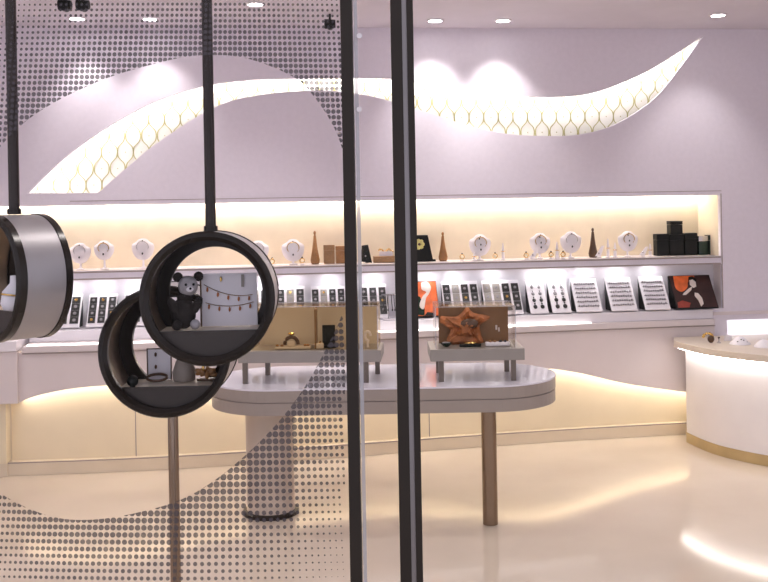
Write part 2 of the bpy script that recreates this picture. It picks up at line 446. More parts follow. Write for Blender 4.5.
t, w, h = board(86, 115, 294, 330, 'w', 'white watch board with three dark strips, left of the overlapping drums'); watches(t, w, h, 3, 4)
t, w, h = board(122, 150, 292, 329, 'w', 'white watch board mostly hidden behind the lower drum'); watches(t, w, h, 3, 4)
t, w, h = board(250, 270, 287, 326, 'w', 'white board seen at the right edge inside the upper drum'); watches(t, w, h, 2, 4, (False, True))
t, w, h = board(276, 306, 286, 325, 'w', 'white watch board with four mixed pads above the smoky case'); watches(t, w, h, 3, 4, (True, False, True))
t, w, h = board(312, 347, 286, 325, 'w', 'white watch board left of the main glass mullion, behind the smoky case'); watches(t, w, h, 4, 4, (True, False, True, True))
t, w, h = board(361, 389, 284, 323, 'w', 'white watch board with three dark pads, between mullion and door frame'); watches(t, w, h, 3, 3)
t, w, h = board(445, 482, 281, 320, 'w', 'white watch board with four columns, just right of the orange picture'); watches(t, w, h, 4, 3, (True, False, True, True))
t, w, h = board(486, 524, 280, 318, 'w', 'white watch board with a blank first column, left of the earring boards'); watches(t, w, h, 4, 3, (False, False, True, True))
t, w, h = board(531, 549, 280, 313, 'e', 'narrow white earring board with eight drops, the left one of two'); earrings(t, w, h)
t, w, h = board(553, 572, 280, 313, 'e', 'narrow white earring board with eight drops, beside the ring boards'); earrings(t, w, h)
t, w, h = board(577, 603, 278, 311, 'r', 'white ring board with six rows of grey rings, left of three'); rings(t, w, h)
t, w, h = board(612, 638, 277, 310, 'r', 'white ring board with six rows, middle of three'); rings(t, w, h)
t, w, h = board(646, 671, 276, 309, 'r', 'white ring board with six rows, beside the dark picture'); rings(t, w, h)
def decal(t, poly, w, h, m, name, y=-.002):
    bm = slab_xz(bmesh.new(), [(-w/2+u*w, v*h) for u, v in poly], y, y+.0012)
    return obj(name, bm, m, t)
t, w, h = board(677, 719, 275, 308, 'photo', 'dark picture of a pale-armed figure on red, at the right end', group=None, name='framed_picture')
decal(t, [(0.02, .02), (.98, .02), (.98, .98), (.02, .98)], w, h, M_maroon, 'print', -.0015)
decal(t, spline([(.12, .98), (.10, .62), (.22, .50), (.38, .62), (.44, .80), (.60, .86), (.62, .98)], 4), w, h, M_orange, 'orange_glow', -.0028)
decal(t, [(.04, .03), (.30, .03), (.36, .16), (.18, .24), (.05, .18)], w, h, M_red, 'red_cloth', -.0028)
bm = bmesh.new()
for poly in ([(.48, .84), (.56, .86), (.62, .78), (.60, .64), (.52, .60), (.46, .70)],
             [(.22, .40), (.26, .46), (.42, .60), (.50, .64), (.46, .54), (.30, .40)],
             [(.52, .46), (.60, .44), (.66, .30), (.66, .12), (.58, .04), (.56, .22), (.50, .36)]):
    slab_xz(bm, [(-w/2+u*w, v*h) for u, v in poly], -.0045, -.003)
obj('figure', bm, M_skin, t)
decal(t, [(.44, .80), (.48, .94), (.58, .96), (.66, .86), (.62, .78), (.56, .86), (.48, .84)], w, h, M_black, 'figure_hair', -.0052)
t, w, h = board(418, 440, 281, 320, 'photo', 'orange picture with a pale figure, just right of the door frame', group=None, name='framed_picture')
decal(t, [(0.02, .02), (.98, .02), (.98, .98), (.02, .98)], w, h, M_orange, 'print', -.0015)
decal(t, [(.02, .05), (.30, .02), (.34, .20), (.20, .55), (.02, .60)], w, h, M_blackg, 'dark_area', -.0028)
bm = bmesh.new()
slab_xz(bm, [(-w/2+u*w, v*h) for u, v in spline([(.30, .95), (.60, .97), (.74, .80), (.60, .62), (.45, .50), (.30, .20), (.12, .30), (.30, .55), (.50, .68), (.30, .76), (.30, .95)], 4)[:-1]], -.0045, -.003)
obj('figure', bm, M_skin, t)
decal(t, [(.30, .02), (.80, .02), (.70, .10), (.45, .12)], w, h, M_black, 'dark_foot', -.0028)

# necklace hanging by the case (earring drops beside the mullion)
lx, z = WL(388, 300, .10)
t = thing('earring_stand', 'small stand of hanging dark earrings right of the mullion', 'earring stand'); at_wall(t, lx, .11, z_disp0+.002)
obj('base', BX(-.04, .04, -.02, .02, 0, .008), M_white, t)
obj('post', BX(-.003, .003, 0, .006, .008, .17), M_steel, t)
obj('bar', BX(-.045, .045, -.003, .009, .17, .178), M_steel, t)
for x in (-.035, -.008, .022, .04):
    bm = bmesh.new(); tube(bm, [(x, -.004, .17), (x+.002, -.004, .12), (x+.006, -.004, .08)], .003, 6); ell(bm, (x+.006, -.004, .07), (.006, .004, .012), 1)
    obj('earring', bm, M_watch, t)

# ---------------------------------------------------------------- upper shelf contents
NO = -.16
def shelf_at(px, off=NO): return WL(px, 250, off)[0], z_s1+.002
def bust(px, pyc, wpx, label, style=0):
    lx, z = shelf_at(px); t = thing('necklace_bust', label, 'necklace bust', group='necklace busts on the upper shelf')
    at_wall(t, lx, NO, z)
    zc = WL(px, pyc, NO)[1]-z; r = wpx/2/137.0
    # shield-like bust
    out = [(0, 1.02), (.35, .95), (.62, .70), (1.0, .45), (1.04, .0), (.88, -.50), (.52, -.92), (0, -1.08)]
    pts = spline(out, 4); full = pts + [(-x, y) for x, y in reversed(pts[1:-1])]
    bm = bmesh.new(); c0 = bm.verts.new((0, -.030, zc)); layers = []
    for s, y in ((.55, -.026), (.85, -.014), (1, 0)):
        layers.append([bm.verts.new((x*r*s, y, zc+v*r*s)) for x, v in full])
    n = len(full)
    for i in range(n): bm.faces.new((c0, layers[0][i], layers[0][(i+1) % n]))
    for a, b2 in zip(layers, layers[1:]):
        for i in range(n): bm.faces.new((a[i], a[(i+1) % n], b2[(i+1) % n], b2[i]))
    back = [bm.verts.new((x*r*.96, .012, zc+v*r*.96)) for x, v in full]
    for i in range(n): bm.faces.new((layers[2][i], layers[2][(i+1) % n], back[(i+1) % n], back[i]))
    bm.faces.new(back)
    obj('bust_form', bm, M_velv, t, smooth=True)
    obj('foot', lathe(bmesh.new(), [(.03, 0), (.03, .006), (.008, .012), (.006, max(.015, zc-r*.85))], (0, .012, 0), 16), M_white, t, smooth=True)
    nr = .55*r
    pts = [(nr*math.sin(a_), -.027-.004*math.cos(a_), zc+.22*r+nr*.95*math.cos(a_)) for a_ in [2*PI*k/24 for k in range(24)]]
    k = obj('necklace', tube(bmesh.new(), pts, .0022 if style == 0 else .0032, 6, True), M_gold if style else M_steel, t, smooth=True)
    bm = bmesh.new(); ell(bm, (0, -.034, zc-.42*r), (.006, .004, .008), 2)
    if style == 2:
        ell(bm, (0, -.034, zc+.05*r), (.005, .004, .007), 2); ell(bm, (-.01, -.034, zc+.6*r), (.005, .004, .006), 2)
    obj('pendant', bm, M_watch, k)
    obj('clasp', ell(bmesh.new(), (0, -.022, zc+.80*r), (.005, .004, .005), 1), M_watch, t)
bust(80, 253, 19, 'white necklace bust nearest the big left drum')
bust(104, 250, 18, 'white necklace bust with a gold choker, second from the left', 1)
bust(143, 249, 20, 'white necklace bust just left of the upper drum')
bust(258, 251, 20, 'white necklace bust touching the right rim of the upper drum')
bust(293, 250, 21, 'white necklace bust left of the slender brown cone', 1)
bust(480, 245, 21, 'white necklace bust with three dark stones in a line', 2)
bust(540, 243, 20, 'white necklace bust with a dark pendant, centre of the right part', 2)
bust(571, 242, 21, 'white necklace bust left of the dark slender cone')
bust(628, 241, 20, 'white necklace bust beside the stacked black boxes', 2)
def cone(px, pyt, pyb, label, m):
    lx, z = shelf_at(px); t = thing('ring_cone', label, 'ring cone', group='slender cones on the upper shelf'); at_wall(t, lx, NO, z)
    h = WL(px, pyt, NO)[1]-z
    obj('cone_body', lathe(bmesh.new(), [(.030, .006), (.034, .03), (.020, h*.45), (.009, h*.86), (.006, h*.88)], n=18), m, t, smooth=True)
    obj('base', lathe(bmesh.new(), [(.026, 0), (.026, .0055)], n=18), M_umber, t)
    obj('knob', ell(bmesh.new(), (0, 0, h*.94), (.010, .010, h*.07), 2), m, t, smooth=True)
cone(315, 231, 260, 'slender amber cone left of the brown boxes', M_amber)
cone(429.5+13.5, 232, 258, 'slender amber cone right of the black flower box', M_amber)
cone(593, 228, 253, 'slender dark brown cone between two white busts', M_umber)
def sbox(name, px0, px1, pyt, label, m, cat='box', off=NO, d=.07, group=None, lid=None, z_base=None):
    z = z_s1+.002 if z_base is None else z_base
    a = WL(px0, 250, off)[0]; b2 = WL(px1, 250, off)[0]; zt = WL((px0+px1)/2, pyt, off)[1]
    t = thing(name, label, cat, group=group); at_wall(t, (a+b2)/2, off, z)
    w = b2-a; h = zt-z
    obj('box_body', BX(-w/2, w/2, 0, d, 0, h*.72), m, t, bevel=.002)
    obj('lid', BX(-w/2-.001, w/2+.001, -.001, d+.001, h*.72+.0015, h), lid or m, t, bevel=.002)
    return zt
sbox('gift_box', 324, 334.5, 245, 'square tan brown gift box beside the amber cone', M_brown)
sbox('gift_box', 336, 349, 246, 'darker brown gift box half hidden by the mullion', M_amber)
# black slanted easel card
lx, z = shelf_at(367)
t = thing('easel_card', 'small tilted black card just right of the mullion', 'display card'); at_wall(t, lx, NO, z)
bm = bmesh.new(); slab_xz(bm, [(-.045, .01), (.035, .0), (.008, .13), (-.038, .125)], -.006, .0)
obj('card', bm, M_black, t); obj('prop', BX(-.01, .01, .001, .05, 0, .012), M_black, t); obj('stone', ell(bmesh.new(), (-.012, -.008, .05), (.007, .003, .007), 1), M_steel, t)
# tray with gold
lx, z = shelf_at(386)
t = thing('jewellery_tray', 'low brown tray of gold jewellery between mullion and door frame', 'tray'); at_wall(t, lx, NO, z)
obj('tray', BX(-.09, .10, -.02, .06, 0, .045), M_brown, t, bevel=.003)
bm = bmesh.new(); tube(bm, [(-.05+.012*i, .03+.008*math.sin(i*2), .085+.012*math.sin(i*1.3)) for i in range(10)], .006, 6)
obj('gold_chain', bm, M_gold, t, smooth=True)
obj('chain_stand', BX(-.045, .05, .022, .038, .0455, .078), M_white, t)
# black flower display
lx, z = shelf_at(424)
t = thing('flower_box', 'black slanted display box with a yellow-green flower by the door frame', 'display box'); at_wall(t, lx, NO, z)
bm = slab_xz(bmesh.new(), [(-.09, .0), (.085, .0), (.085, .014), (.065, .014), (.03, .19), (-.07, .19), (-.09, .014)], .0, .07)
obj('box_body', bm, M_black, t, bevel=.002)
bm = bmesh.new()
for k in range(7):
    a_ = 2*PI*k/7; ell(bm, (-.035+.024*math.cos(a_), -.008, .125+.024*math.sin(a_)), (.016, .006, .016), 2)
obj('flower', bm, M_yellow, t, smooth=True)
obj('flower_heart', ell(bmesh.new(), (-.035, -.015, .125), (.01, .005, .01), 2), M_umber, t)
# black boxes at the right end
zt = sbox('black_box', 657, 669, 234, 'low black gift box at the left of the black stack', M_black, group='black boxes at the right end of the shelf')
zt = sbox('black_box', 670, 684, 234.5, 'black gift box carrying the tallest box of the stack', M_black, group='black boxes at the right end of the shelf')
sbox('black_box', 671, 683, 221, 'black gift box on top, tallest point of the stack', M_black, z_base=zt+.0015, group='black boxes at the right end of the shelf')
sbox('black_box', 685, 697.5, 233, 'black gift box at the right of the stack, beside glass boxes', M_black, group='black boxes at the right end of the shelf')
sbox('glass_box', 699, 708, 236, 'small dark green glass box right of the black boxes', M_blackg, lid=M_steel)
sbox('glass_box', 709, 716.5, 235, 'small dark green glass box in the shelf corner', M_blackg, lid=M_blackg)
# little things on the shelf
def ring_stand(px, hpx, label, kind, m=None):
    lx, z = shelf_at(px, -.12); t = thing('ring_stand', label, 'ring stand', group='small ring stands on the upper shelf'); at_wall(t, lx, -.12, z)
    h = hpx/139.0
    obj('base', lathe(bmesh.new(), [(.018, 0), (.018, .006), (.006, .010)], n=14), m or M_white, t)
    if kind == 'finger':
        obj('finger', lathe(bmesh.new(), [(.012, .0105), (.010, h*.6), (.004, h)], n=12), M_velv, t, smooth=True)
        c = [(.013*math.cos(a_), .013*math.sin(a_), h*.5) for a_ in [2*PI*k/14 for k in range(14)]]
        obj('ring', tube(bmesh.new(), c, .003, 6, True), M_gold, t, smooth=True)
    elif kind == 'easel':
        bm = slab_xz(bmesh.new(), [(-.03, .011), (.012, .011), (.04, h), (.022, h)], -.004, .004); obj('easel', bm, M_velv, t)
        obj('ring', ell(bmesh.new(), (-.005, -.006, .03), (.008, .004, .008), 1), M_steel, t)
    else:
        c = [(.016*math.cos(a_), 0, .029+.016*math.sin(a_)) for a_ in [2*PI*k/16 for k in range(16)]]
        obj('ring', tube(bmesh.new(), c, .004, 6, True), M_gold, t, smooth=True)
        obj('stone', ell(bmesh.new(), (0, 0, .052), (.007, .007, .007), 1), M_watch, t)
for px, hp, kd, lb in ((462, 10, 'ring', 'gold ring upright on a small stand, left of the three-stone bust'), (474, 8, 'finger', 'tiny ring finger stand below the three-stone bust'),
        (495, 10, 'ring', 'gold ring upright just right of the three-stone bust'), (503, 17, 'finger', 'tall white ring finger between two busts'),
        (526, 8, 'ring', 'small gold ring at the left foot of the centre bust'), (533, 10, 'easel', 'tiny white easel in front of the centre bust'),
        (551, 9, 'ring', 'dark gold ring between the centre bust and its neighbour'), (557, 17, 'finger', 'white ring finger right of the centre bust'),
        (563, 12, 'ring', 'brown ring in front of the bust left of the dark cone'), (599, 12, 'easel', 'white slanted easel right of the dark cone'),
        (608, 19, 'finger', 'taller white ring finger left of the last bust'), (615, 15, 'finger', 'shorter white ring finger left of the last bust'),
        (643, 10, 'easel', 'white easel right of the last bust'), (650, 13, 'finger', 'white ring finger next to the black boxes'), (302, 8, 'ring', 'small gold ring just left of the amber cone'),
        (272, 9, 'ring', 'small gold ring between two busts near the upper drum')):
    ring_stand(px, hp, lb, kd)

# ---------------------------------------------------------------- oval table
TZ = .75; TC = Vector((0, 5.235, 0)); tx0, tx1 = -.965, .925
cxm, hw, hd = (tx0+tx1)/2, (tx1-tx0)/2, .375
def capsule(s=0.0, n=28):
    r = hd-s; L = hw-hd; out = []
    for i in range(n+1):
        a_ = -PI/2+PI*i/n; out.append((L+ r*1.0*math.cos(a_), r*math.sin(a_)))
    for i in range(n+1):
        a_ = PI/2+PI*i/n; out.append((-L+ r*1.0*math.cos(a_), r*math.sin(a_)))
    return out
tb = thing('oval_table', 'long round-ended pale table on a chrome leg and a broad column', 'table', (cxm, TC.y, 0))
obj('tabletop', prism(bmesh.new(), capsule(), TZ-.008, TZ), M_ttop, tb)
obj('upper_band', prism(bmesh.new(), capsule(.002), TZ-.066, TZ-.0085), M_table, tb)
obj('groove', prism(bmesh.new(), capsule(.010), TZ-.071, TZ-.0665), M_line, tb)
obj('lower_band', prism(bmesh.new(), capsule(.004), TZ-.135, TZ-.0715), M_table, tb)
lp = PZ(490.5, 524, 0)
obj('leg', CY((lp.x-cxm, lp.y-TC.y+.0, 0.002), .040, TZ-.1365, n=32), M_chrome, tb, smooth=True)
pp = PZ(274, 505, 0)
obj('pedestal', CY((pp.x-cxm, .02, 0.002), .132, TZ-.1365, n=40), mat('pedestal_cream', (.55, .45, .37), .3, var=.04), tb, smooth=True)
obj('pedestal_foot', lathe(bmesh.new(), [(.155, .002), (.155, .018), (.138, .024)], (pp.x-cxm, .02, 0), 40), M_dark, tb, smooth=True)

def riser(name, label, loc, w, d, h, rz, legs):
    t = thing(name, label, 'display riser', loc, rz)
    obj('riser_top', BX(-w/2, w/2, 0, d, h-.062, h), M_riser, t, bevel=.003)
    for x, y in legs: obj('leg', BX(x-.013, x+.013, y-.013, y+.013, 0, h-.0625), M_rleg, t)
    return t
r1p = PZ(476, 381, TZ); RH = .172
R1 = riser('display_riser', 'short grey riser on dark legs at the right end of the oval table', (r1p.x+.008, 4.98, TZ+.001), .495, .34, RH, 0, [(-.19, .03), (.19, .03), (-.19, .31), (.19, .31)])
R2 = riser('display_riser', 'long grey riser on slim legs behind the drums and mullion', (-.41, 5.02, TZ+.001), .76, .30, RH, math.radians(-3), [(-.345, .02), (.30, .02), (-.27, .28), (.345, .28)])
# cases
def case(name, label, loc, rz, w, d, h, m):
    t = thing(name, label, 'display case', loc, rz); g = .004
    for nm, b_ in (('front_pane', (-w/2, w/2, 0, g, 0, h)), ('back_pane', (-w/2, w/2, d-g, d, 0, h)), ('side_pane', (-w/2, -w/2+g, g+.0005, d-g-.0005, 0, h)),
                   ('side_pane', (w/2-g, w/2, g+.0005, d-g-.0005, 0, h)), ('top_pane', (-w/2, w/2, 0, d, h+.0005, h+g))):
        obj(nm, BX(*b_), m, t)
    bm = bmesh.new()
    for x in (-w/2, w/2):
        box(bm, x-.002, x+.002, -.0015, .002, 0, h+g)
    box(bm, -w/2, w/2, -.0015, .002, h+g, h+g+.003); box(bm, -w/2, w/2, d-.002, d+.0015, h+g, h+g+.003)
    obj('edge_bead', bm, M_edge, t)
    return t
zt_ = TZ+RH+.002
case('display_case', 'clear acrylic case with an orange star-shaped cloth on the right riser', (r1p.x+.002, 5.0, zt_), 0, .42, .29, .215, M_clear)
cx1 = r1p.x
t = thing('backdrop_card', 'brown backdrop card standing inside the right acrylic case', 'backdrop', (cx1+.004, 5.20, zt_+.001)); obj('card', BX(-.185, .195, 0, .012, 0, .205), M_greyp if False else mat('tan_card', (.22, .11, .045), .5, var=.15, scale=9), t)
obj('small_mark', BX(.125, .135, -.003, -.0005, .07, .095), M_skin, t); obj('small_mark', BX(.14, .148, -.003, -.0005, .06, .082), M_skin, t)
t = thing('orange_star_cloth', 'crumpled orange star-shaped cloth inside the right acrylic case', 'ornament', (cx1-.02, 5.16, zt_+.001))
star = [(-.15, .155), (-.07, .150), (-.035, .172), (-.005, .205), (.025, .170), (.11, .150), (.105, .13), (.06, .10), (.065, .05), (.075, .005), (.0, .0), (-.10, .0), (-.12, .03), (-.10, .08), (-.155, .12)]
bm = bmesh.new(); sp_ = spline(star+[star[0]], 3)[:-1]; n = len(sp_); cxs, czs = -.02, .09; L = []
for s, y in ((1, 0), (.8, -.025), (.5, -.018), (.25, -.05)):
    L.append([bm.verts.new((cxs+(x-cxs)*s+random.uniform(-.006, .006)*(s < 1), y+random.uniform(-.010, .010)*(s < 1), czs+(z-czs)*s+random.uniform(-.006, .006)*(s < 1))) for x, z in sp_])
for a, b2 in zip(L, L[1:]):
    for i in range(n): bm.faces.new((a[i], a[(i+1) % n], b2[(i+1) % n], b2[i]))
bm.faces.new(L[-1]); bm.faces.new(L[0])
st = obj('cloth', bm, M_coral, t, smooth=True)
obj('dark_fold', ell(bmesh.new(), (0, -.04, .115), (.05, .012, .028), 2), M_umber, t, smooth=True)
t = thing('oval_dish', 'dark green oval dish at the left inside the right acrylic case', 'dish', (cx1-.150, 5.07, zt_+.001)); 
bm = bmesh.new(); lathe(bm, [(.012, 0), (.034, .020), (.036, .022), (.030, .021)], n=24); 
for v in bm.verts: v.co.y *= .7
obj('dish_bowl', bm, M_blackg, t, smooth=True); obj('stones', ell(bmesh.new(), (0, 0, .020), (.024, .014, .007), 2), M_grey, t, smooth=True)
t = thing('black_slab', 'low black slab in front of the orange cloth', 'jewellery slab', (cx1-.02, 5.07, zt_+.001)); obj('slab', BX(-.06, .055, -.02, .02, 0, .014), M_black, t, bevel=.004)
obj('bracelet', tube(bmesh.new(), [(.03*math.cos(a_), .014*math.sin(a_), .018) for a_ in [2*PI*k/20 for k in range(20)]], .003, 6, True), M_gold, t, smooth=True)
t = thing('ring_roll', 'low white roll with rings at the right inside the acrylic case', 'ring roll', (cx1+.13, 5.08, zt_+.001)); obj('roll', BX(-.07, .06, -.02, .02, 0, .02), M_velv, t, bevel=.005)
for x in (-.045, -.02, .01, .035): obj('ring', ell(bmesh.new(), (x, -.008, .025), (.009, .007, .007), 2), M_amber if x < 0 else M_watch, t)
c2x = -.385
case('display_case', 'wide smoky glass case on the long riser behind the dotted glass', (c2x, 5.05, zt_), math.radians(-3), .68, .25, .225, M_case)
M_tanp = seethrough('tan_backing', (.80, .71, .58), .85)
t = thing('tan_backdrop', 'translucent tan backdrop standing inside the wide smoky case', 'backdrop', (c2x+.012, 5.262, zt_+.001), math.radians(-3)); obj('panel', BX(-.325, .325, 0, .004, 0, .205), M_tanp, t)
t = thing('divider_pane', 'upright brown divider inside the wide smoky case', 'divider', (c2x+.005, 5.09, zt_+.001)); obj('pane', BX(-.004, .004, 0, .12, 0, .21), M_brown, t)
t = thing('jewellery_slab', 'long tan slab of small jewellery at the left of the smoky case', 'jewellery slab', (c2x-.11, 5.10, zt_+.001)); obj('slab', BX(-.10, .09, -.025, .03, 0, .014), M_ctop, t, bevel=.004)
for x in (-.09, -.065, .06, .075): obj('bead', ell(bmesh.new(), (x, -.01, .020), (.010, .008, .006), 2), M_amber, t)
t = thing('bracelet_arch', 'dark arched bracelet on a cream pad in the smoky case', 'bracelet', (c2x-.125, 5.10, zt_+.016))
obj('arch', tube(bmesh.new(), [(.036*math.cos(a_), 0, .008+.04*math.sin(a_)) for a_ in [PI*k/14 for k in range(15)]], .010, 8), M_umber, t, smooth=True)
obj('pad', BX(-.022, .022, -.01, .01, 0, .03), M_ctop, t, bevel=.006)
obj('gold_drop', ell(bmesh.new(), (0, -.002, .066), (.018, .008, .008), 2), M_gold, t)
t = thing('black_card', 'upright black card inside the smoky case, left of the mullion', 'display card', (c2x+.075, 5.13, zt_+.001)); obj('card', BX(-.035, .035, 0, .01, 0.0, .12), M_black, t, bevel=.003); obj('foot', BX(-.04, .04, -.03, -.0005, 0, .012), M_black, t)
t = thing('ring_block', 'small cream ring block beside the upright black card', 'ring block', (c2x+.03, 5.085, zt_+.001)); obj('block', BX(-.02, .02, -.015, .015, 0, .03), M_ctop, t, bevel=.006); obj('ring', ell(bmesh.new(), (0, 0, .035), (.008, .008, .006), 1), M_gold, t)
t = thing('white_scroll', 'small white curled ornament at the right end of the smoky case', 'ornament', (c2x+.285, 5.10, zt_+.001))
obj('curl', tube(bmesh.new(), [(.016*math.cos(a_)*(1-k*.02), 0, .062+.024*math.sin(a_)) for k, a_ in enumerate([2*PI*q/18 for q in range(16)])], .007, 8), M_velv, t, smooth=True)
obj('stem', CY((0, 0, 0), .006, .042, n=10), M_velv, t)

# ---------------------------------------------------------------- right counter
base_px = [(687, 442), (695, 446), (706, 451), (722, 456.5), (745, 462), (768, 466.5), (800, 471.5)]
bp = [PZ(x, y, 0) for x, y in base_px]
bp = [(p.x, p.y) for p in bp]
d_ = (bp[-1][0]-bp[-2][0], bp[-1][1]-bp[-2][1])
bp += [(bp[-1][0]+d_[0]*1.5, bp[-1][1]+d_[1]*1.2), (bp[-1][0]+d_[0]*4, bp[-1][1]+d_[1]*2.0)]
bp = spline(bp, 6)
def outset(poly, d):
    out = []
    for i, p in enumerate(poly):
        a, c = poly[max(i-1, 0)], poly[min(i+1, len(poly)-1)]
        tx, ty = c[0]-a[0], c[1]-a[1]; l = math.hypot(tx, ty); out.append((p[0]+ty/l*d, p[1]-tx/l*d))
    return out
def close(front, gap=.01):
    # run back to the wall
    e = front[-1]; s = front[0]
    lx_e = e[0]*cp+(e[1]-Z0)*sp; lx_s = s[0]*cp+(s[1]-Z0)*sp
    we = wt(lx_e, gap, 0); ws = wt(lx_s+.07, gap, 0)
    return front+[(we.x, we.y), (ws.x, ws.y)]
ct = thing('curved_counter', 'curved white counter with glowing front and tan kick plate at right', 'counter')
CT = .715
obj('body', prism(bmesh.new(), close(bp, .075), .07, CT-.05), M_cbody, ct)
obj('kick_plate', prism(bmesh.new(), close(outset(bp, .004), .075), .001, .069), M_tan, ct)
obj('countertop', prism(bmesh.new(), close(outset(bp, .085), .075), CT-.045, CT), M_ctop, ct, bevel=.004)
ins, outp = outset(bp, .03), outset(bp, .055)
obj('light_strip', prism(bmesh.new(), ins+outp[::-1], CT-.056, CT-.0465), mat('counter_led', (1, 1, 1), .5, emis=11, ecol=(1, .98, .95)), ct)
p = PZ(684.5, 441, 0)
# counter objects
def on_counter(px, py): return PZ(px, py, CT+.001)
q = on_counter(711, 343)
t = thing('flower_brooch', 'small brown and gold flower ornament on the curved counter', 'ornament', q)
bm = bmesh.new(); ell(bm, (0, 0, .028), (.024, .02, .028), 2); obj('bud', bm, M_umber, t, smooth=True)
bm = bmesh.new()
for k in range(6):
    a_ = PI*k/5; ell(bm, (-.022+.030*math.cos(a_), -.004, .045+.022*math.sin(a_)), (.013, .006, .010), 1)
obj('petals', bm, M_gold, t, smooth=True)
q = on_counter(719, 343); t = thing('counter_ring_stand', 'tiny metal ring stand right of the flower ornament', 'ring stand', q); obj('post', lathe(bmesh.new(), [(.014, 0), (.014, .006), (.004, .010), (.004, .03)], n=14), M_steel, t); obj('ring', ell(bmesh.new(), (0, 0, .036), (.009, .006, .007), 1), M_umber, t)
for k, (px, py, sc, lb) in enumerate(((740, 344, .85, 'low white draped pad with dark stones, left of the pair'), (764, 347, .8, 'low plain white draped pad nearest the right edge'))):
    q = on_counter(px, py); t = thing('display_pad', lb, 'display pad', q, group='white pads on the curved counter')
    bm = bmesh.new(); lathe(bm, [(.080*sc, 0), (.076*sc, .010), (.058*sc, .022), (.034*sc, .042), (.012*sc, .050)], n=24)
    obj('pad', bm, M_velv, t, smooth=True)
    if k == 0:
        for dx, dz in ((-.030, .022), (-.006, .036), (.010, .030), (.032, .018)): obj('stone', ell(bmesh.new(), (dx, -.040, dz), (.006, .005, .004), 1), M_watch, t)
q = on_counter(727, 341); t = thing('white_card', 'small blank white card leaning on the counter by the glowing recess', 'card', q); obj('card', slab_xz(bmesh.new(), [(-.02, 0), (.03, 0), (.035, .04), (-.012, .042)], 0, .004), M_velv, t)

# ---------------------------------------------------------------- shopfront: glass, print, mullions
GY = 1.60
def post(name, px_top, wpx, dy, m, Y=GY, zt=CEIL-.001, zb=.002):
    x = (P(px_top, 290, Y)).x; w = wpx/F*Y
    return struct(name, BX(x-w/2, x+w/2, Y-dy/2, Y+dy/2, zb, zt), m)
post('trim_3', 351.5, 11.5, .05, M_frame)
post('trim_4', 400.8, 11, .05, M_frame)
post('trim_5', 408.8, 5, .02, M_alu)
post('trim_6', 414.3, 6.4, .045, M_frame)
xl = P(-60, 290, GY).x; xm = P(345.5, 290, GY).x
win = struct('window_1', BX(xl-.6, xm, GY-.004, GY+.004, .03, CEIL-.001), M_glass)
# dot print
blob_px = [(-40, 200), (0, 147), (25, 122), (50, 105), (75, 92), (110, 77), (150, 65), (185, 57), (212, 55), (240, 57), (270, 66), (298, 80), (315, 98), (330, 120), (341, 145), (352, 185), (357, 230), (354, 275), (343, 312), (328, 345), (306, 385), (280, 420), (250, 451), (215, 480), (180, 500), (140, 512), (100, 519), (65, 519), (35, 511), (0, 493), (-40, 460)]
blob = spline(blob_px, 6)
nb = len(blob)
def inside(x, y):
    c = False; j = nb-1
    for i in range(nb):
        xi, yi = blob[i]; xj, yj = blob[j]
        if (yi > y) != (yj > y) and x < (xj-xi)*(y-yi)/(yj-yi)+xi: c = not c
        j = i
    return c
def nearest(x, y):
    best = 1e9; bpnt = None
    for i in range(nb-1):
        x0, y0 = blob[i]; x1, y1 = blob[i+1]; dx, dy = x1-x0, y1-y0
        t_ = max(0, min(1, ((x-x0)*dx+(y-y0)*dy)/(dx*dx+dy*dy+1e-9)))
        qx, qy = x0+t_*dx, y0+t_*dy; d2 = (x-qx)**2+(y-qy)**2
        if d2 < best: best = d2; bpnt = (qx, qy)
    return math.sqrt(best), bpnt
def integ(tab, x_c, idx):       # position of column idx by stepping the local pitch
    x = x_c; s = 1 if idx > 0 else -1
    for _ in range(abs(idx)): x += s*interp(tab, x)
    return x
topT = [(0, 5.3), (130, 5.1), (180, 4.75), (345, 4.9)]
botT = [(0, 5.0), (60, 5.6), (150, 6.5), (220, 7.1), (285, 7.0), (345, 5.7)]
ys = []; y = -6.0
while y < 592:
    ys.append(y); y += interp([(0, 5.5), (60, 5.6), (250, 6.2), (400, 6.9), (500, 7.2), (580, 7.2)], y)
cols_t = {i: integ(topT, 230, i) for i in range(-60, 34)}
cols_b = {i: integ(botT, 230, i) for i in range(-60, 34)}
bm = bmesh.new(); nd_ = 10
for i in range(-60, 34):
    for y in ys:
        tt_ = y/580
        x = cols_t[i]*(1-tt_)+cols_b[i]*tt_
        yy = y + 3.0*math.sin(x/345*PI)*(tt_-.3)
        if x < -30 or x > 344.5: continue
        ins_ = inside(x, yy); d, npnt = nearest(x, yy)
        pitch = interp(topT, x)*(1-tt_)+interp(botT, x)*tt_
        if ins_ and d > pitch*.45: continue
        k = .495-.0027*(0 if ins_ else d)
        if tt_ < .3: k -= .02
        if x < 30: k -= (30-x)*.0025
        if k < .06: continue
        r = k*pitch; vs = []
        for q_ in range(nd_):
            a_ = 2*PI*q_/nd_; vx, vy = x+r*math.cos(a_), yy+r*1.04*math.sin(a_)
            if (ins_ or d < r) and inside(vx, vy): vx, vy = nearest(vx, vy)[1]
            vx = min(vx, 345)
            vs.append((round(vx, 2), round(vy, 2)))
        vv = []
        for v in vs:
            if not vv or v != vv[-1]: vv.append(v)
        if len(vv) > 1 and vv[0] == vv[-1]: vv.pop()
        if len(vv) < 3: continue
        try: bm.faces.new([bm.verts.new(P(vx, vy, GY-.0055)) for vx, vy in vv])
        except ValueError: pass
obj('dot_print', bm, M_dot, win)
x0 = P(363.5, 290, GY).x; x1 = P(394, 290, GY).x
dr = struct('door_1', BX(x0, x1, GY-.005, GY+.005, .03, CEIL-.03), M_glass)
xe = P(358.5, 290, GY).x; xe2 = P(362, 290, GY).x
